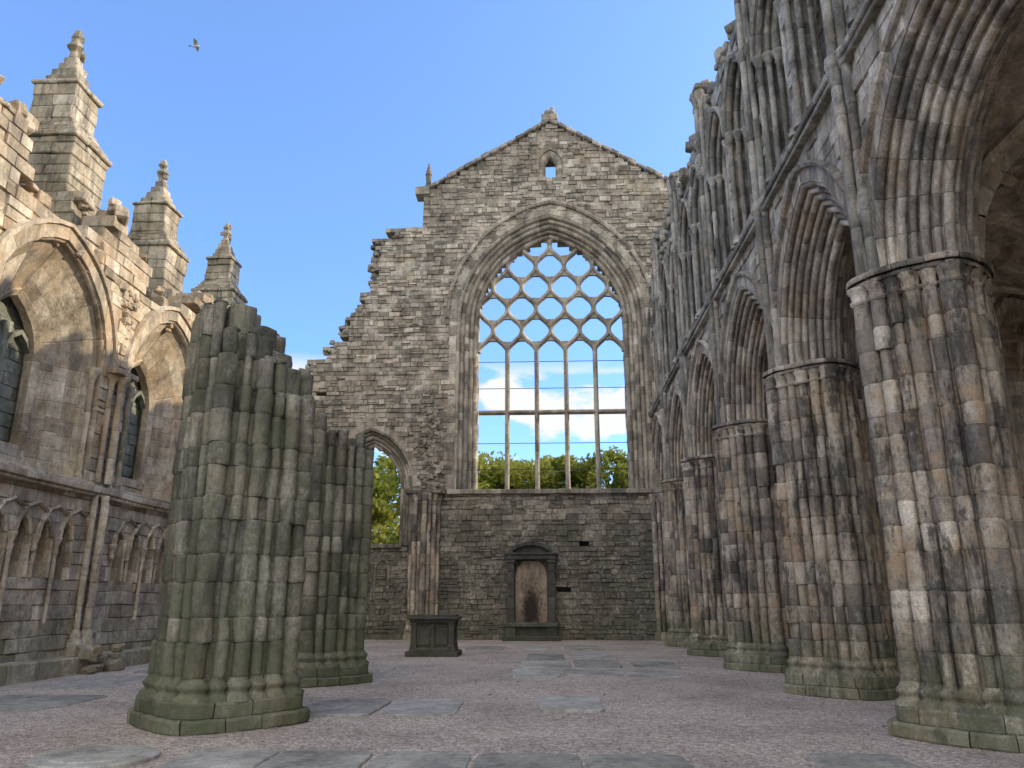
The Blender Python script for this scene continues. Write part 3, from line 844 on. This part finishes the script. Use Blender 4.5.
# ---- box tomb
mb=MB()
tomb=empty('table_tomb'); T=Vector((-3.5,24.3,0))
cbox(mb,T+Vector((0,0,.07)),(.78,.6,.08),None,.02)
cbox(mb,T+Vector((0,0,.19)),(.68,.5,.045),None,.02)
cbox(mb,T+Vector((0,0,.6)),(.56,.40,.38),None,.01)
for sx in(-1,1):
    for sy in(-1,1):
        cbox(mb,T+Vector((sx*.56,sy*.40,.6)),(.085,.085,.37),None,.015)
        cbox(mb,T+Vector((sx*.56,sy*.40,.28)),(.1,.1,.05),None,.012); cbox(mb,T+Vector((sx*.56,sy*.40,.92)),(.1,.1,.045),None,.012)
for sy in(-1,1):
    cbox(mb,T+Vector((0,sy*.41,.6)),(.05,.05,.36),None,.01)
    for sx in(-1,1):
        cx=sx*.265
        for dx in(-.17,.17): cbox(mb,T+Vector((cx+dx,sy*.405,.6)),(.02,.025,.26),None,.008)
        for dz in(-.26,.26): cbox(mb,T+Vector((cx,sy*.405,.6+dz)),(.186,.024,.02),None,.008)
for sx in(-1,1):
    for dy in(-.27,.27): cbox(mb,T+Vector((sx*.565,dy,.6)),(.025,.02,.26),None,.008)
    for dz in(-.26,.26): cbox(mb,T+Vector((sx*.565,0,.6+dz)),(.024,.286,.02),None,.008)
mb.build('chest',M_dark,tomb)
mb=MB(); cbox(mb,T+Vector((0,0,1.0)),(.68,.52,.04),None,.02); cbox(mb,T+Vector((0,0,1.085)),(.76,.59,.05),None,.03,jit=.01); cbox(mb,T+Vector((0,0,1.15)),(.68,.5,.025),None,.015)
mb.build('lid',M_dark,tomb)

# ---- wall monument
mon=empty('wall_monument'); mx=-.78; my=33.62
mb=MB()
for s in(-1,1):
    cbox(mb,(mx+s*.86,my-.12,.35),(.22,.26,.35),None,.03)
    for k in range(5): cbox(mb,(mx+s*.86,my-.08,.72+.02+k*.5+.25),(.15,.2,.247),None,.02)
    cbox(mb,(mx+s*.86,my-.1,.76),(.19,.24,.06),None,.02); cbox(mb,(mx+s*.86,my-.1,3.2),(.19,.24,.07),None,.02)
cbox(mb,(mx,my-.14,.62),(1.12,.3,.09),None,.03); cbox(mb,(mx,my-.08,.3),(.66,.2,.24),None,.02)
cbox(mb,(mx,my-.3,.09),(1.2,.45,.1),None,.03)
cbox(mb,(mx,my-.11,3.36),(1.08,.28,.1),None,.03); cbox(mb,(mx,my-.13,3.5),(1.14,.32,.05),None,.02)
pts=[]
for k in range(13):
    a=math.pi*(.12+.76*k/12); pts.append(Vector((mx+.95*math.cos(a),my-.08,3.38+.55*math.sin(a))))
for k in range(12): sweep_path(mb,pts[k:k+2],[(-.07,-.14),(.07,-.14),(.07,.14),(-.07,.14)],Vector((0,1,0)))
vs=[tuple(p+Vector((0,.04,0))) for p in pts]; mb.add(vs,[tuple(range(13))])
MF=Frame((0,my,0),(1,0,0),(0,-1,0))
for p in roll_profiles(0,-.05,.12,.1,2,dep=.4): arch_sweep(mb,MF,mx,2.6,.66,.70,p,.72,.5)
masonry(mb,MF,.7,3.3,lambda z:[(mx-.75,mx+.75)],[hole(mx,.68,2.6,.72,.5)],.03,-.06,ch=(.3,.4),bw=(.4,.6))
mb.build('frame',M_dark,mon)
mb=MB()
for k in range(5):
    z0=.7+k*.5
    cbox(mb,(mx,my+.07,z0+.26),(.72,.045,.255),None,.008,(.3+.1*k,.3,.3,1))
mb.build('inscription_panel',M_panel,mon)

# ------------------------------------------------------------------ trees
def tree(x,y,h,cr,leaves=4200,low=.3):
    e=empty('tree')
    mb=MB(); pts=[Vector((x,y,0)),Vector((x+U(-.2,.2),y,h*.25)),Vector((x+U(-.4,.4),y,h*.5)),Vector((x+U(-.5,.5),y,h*.85))]
    for k in range(3):
        a,b=pts[k],pts[k+1]; r0=(.45,.33,.22,.06)[k]*h/13;r1=(.45,.33,.22,.06)[k+1]*h/13
        vs=[];n=8
        for p,r in((a,r0),(b,r1)):
            for i in range(n): vs.append((p.x+r*math.cos(6.283*i/n),p.y+r*math.sin(6.283*i/n),p.z))
        mb.add(vs,[(i,(i+1)%n,n+(i+1)%n,n+i) for i in range(n)],None,True)
    cl=[]
    for k in range(56):
        a=U(0,6.283); t=U(low,1); rr=cr*math.sin(math.pi*min(1,(t-low*.6)/(1.05-low*.6)))**.5*U(.35,1)
        cl.append((Vector((x+rr*math.cos(a),y+rr*math.sin(a),h*t)),U(.6,1.35),R_()))
    for c,r,_ in cl[:16]:
        b=pts[1].lerp(pts[3],U(0,.7)); n=5; vs=[]
        for p,rad in((b,.09*h/13),(c,.02)):
            for i in range(n): vs.append((p.x+rad*math.cos(6.283*i/n),p.y+rad*math.sin(6.283*i/n),p.z))
        mb.add(vs,[(i,(i+1)%n,n+(i+1)%n,n+i) for i in range(n)])
    mb.build('trunk',M_bark,e)
    mb=MB()
    for _ in range(leaves):
        c,r,s=random.choice(cl)
        d=Vector((random.gauss(0,1),random.gauss(0,1),random.gauss(0,.8))).normalized()*r*R_()**.4
        p=c+d; q=U(.13,.3)
        a=Vector((random.gauss(0,1),random.gauss(0,1),random.gauss(0,1))).normalized(); b=a.orthogonal().normalized()
        v=min(1,max(0,s*.6+U(0,.4)))
        mb.add([tuple(p-a*q),tuple(p+b*q*.6),tuple(p+a*q),tuple(p-b*q*.6)],[(0,1,2,3)],(v,R_(),R_(),1))
    mb.build('crown',M_leaf,e)
for (x,y,h,c) in((-7.5,58,11.4,3.8),(-4.0,57,11.9,4.0),(-1.2,60,12.0,3.8),(1.6,57,11.8,3.8),(4.2,58,12.2,3.8),(8,60,12.0,4.2),(12,62,12.2,4),(-15,52,13.0,4.5),(-11,60,12.5,4.0),(-20,56,14,4.5),(16.5,58,12,4),(1.2,68,13.4,4.8),(-13,47,9.5,3.5),(-5,68,13,4.8),(7,69,12.6,4.5)):
    tree(x,y,h,c,7500,low=.14)

# ------------------------------------------------------------------ bird
mb=MB(); bc=Vector((-20.5,37.4,33.1)); 
d=Vector((1,.25,.12)).normalized(); sd=Vector((-.25,1,0)).normalized(); up=Vector((0,0,1))
pr=[(-.26,.01),(-.2,.035),(-.08,.07),(.05,.08),(.15,.05),(.2,.045),(.24,.03),(.29,.004)]
vs=[];fs=[]
for t,r in pr:
    for i in range(8):
        a=6.283*i/8; vs.append(tuple(bc+d*t+sd*r*math.cos(a)+up*r*math.sin(a)))
for k in range(len(pr)-1):
    for i in range(8): fs.append((k*8+i,k*8+(i+1)%8,(k+1)*8+(i+1)%8,(k+1)*8+i))
mb.add(vs,fs,None,True)
for s in(-1,1):
    w0=[bc+d*.12+up*.03,bc+d*.16+sd*s*.28+up*.12,bc+d*.02+sd*s*.62+up*.06,bc-d*.06+sd*s*.3+up*.10,bc-d*.08+up*.03]
    mb.add([tuple(p) for p in w0],[(0,1,3,4),(1,2,3)])
mb.add([tuple(bc-d*.2+sd*.03),tuple(bc-d*.2-sd*.03),tuple(bc-d*.36-sd*.07),tuple(bc-d*.36+sd*.07)],[(0,1,2,3)])
mb.build('seagull',M_bird)

# ------------------------------------------------------------------ light
EL,AZ=math.radians(25),math.radians(74)
wd=bpy.data.worlds.new('World'); scene.world=wd; wd.use_nodes=True
nt=wd.node_tree; bg=nt.nodes['Background']
sky=N(nt,'ShaderNodeTexSky'); sky.sky_type='NISHITA'; sky.sun_disc=False; sky.sun_elevation=EL; sky.sun_rotation=AZ
sky.altitude=100; sky.air_density=1.0; sky.dust_density=.6; sky.ozone_density=1.2
tc=N(nt,'ShaderNodeTexCoord')
sx=N(nt,'ShaderNodeSeparateXYZ'); nt.links.new(tc.outputs['Generated'],sx.inputs[0])
skc=mixc(nt,1.0,sky.outputs[0],ramp(nt,sx.outputs[2],[(.0,(.38,.54,.90)),(.3,(.46,.62,.95)),(.7,(.66,.78,.98))]),'MULTIPLY')
mp=N(nt,'ShaderNodeMapping'); mp.inputs['Scale'].default_value=(5.0,5.0,11.0); mp.inputs['Location'].default_value=(.95,.0,.35); nt.links.new(tc.outputs['Generated'],mp.inputs[0])
cn=noise_t(nt,mp.outputs[0],1.7,6,.5,.1)
lo=mapr(nt,sx.outputs[2],.19,.25,-.06,.05)
band=mapr(nt,sx.outputs[2],.275,.30,1,0)
cm=math_(nt,'MULTIPLY',mapr(nt,math_(nt,'ADD',cn,lo),.50,.56,0,1),band)
col=mixc(nt,cm,skc,(2.35,2.38,2.45))
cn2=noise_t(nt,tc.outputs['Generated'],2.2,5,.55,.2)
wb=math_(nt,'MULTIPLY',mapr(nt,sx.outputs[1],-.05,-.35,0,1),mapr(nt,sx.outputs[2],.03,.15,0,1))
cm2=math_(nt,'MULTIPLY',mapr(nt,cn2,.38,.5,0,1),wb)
col=mixc(nt,cm2,col,(4.5,4.3,4.1))  # bright clouds behind the camera, added as neutral fill for the shaded stone
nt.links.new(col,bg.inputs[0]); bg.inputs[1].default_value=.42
sl=bpy.data.lights.new('sun','SUN'); sl.energy=5.0; sl.angle=math.radians(.5); sl.color=(1,.85,.62)
so=bpy.data.objects.new('sun',sl); scene.collection.objects.link(so)
sv=Vector((math.cos(EL)*math.sin(AZ),math.cos(EL)*math.cos(AZ),math.sin(EL)))
so.rotation_euler=sv.to_track_quat('Z','Y').to_euler(); so.location=(30,10,30)
# ------------------------------------------------------------------ camera
cd=bpy.data.cameras.new('camera'); cam=bpy.data.objects.new('camera',cd); scene.collection.objects.link(cam)
cd.sensor_width=36; cd.lens=27.04; cd.clip_end=3000
cam.location=(0,0,1.6); cam.rotation_euler=(math.radians(90+15.7),0,math.radians(2.72))
scene.camera=cam
scene.view_settings.view_transform='Standard'; scene.view_settings.look='None'; scene.view_settings.exposure=0
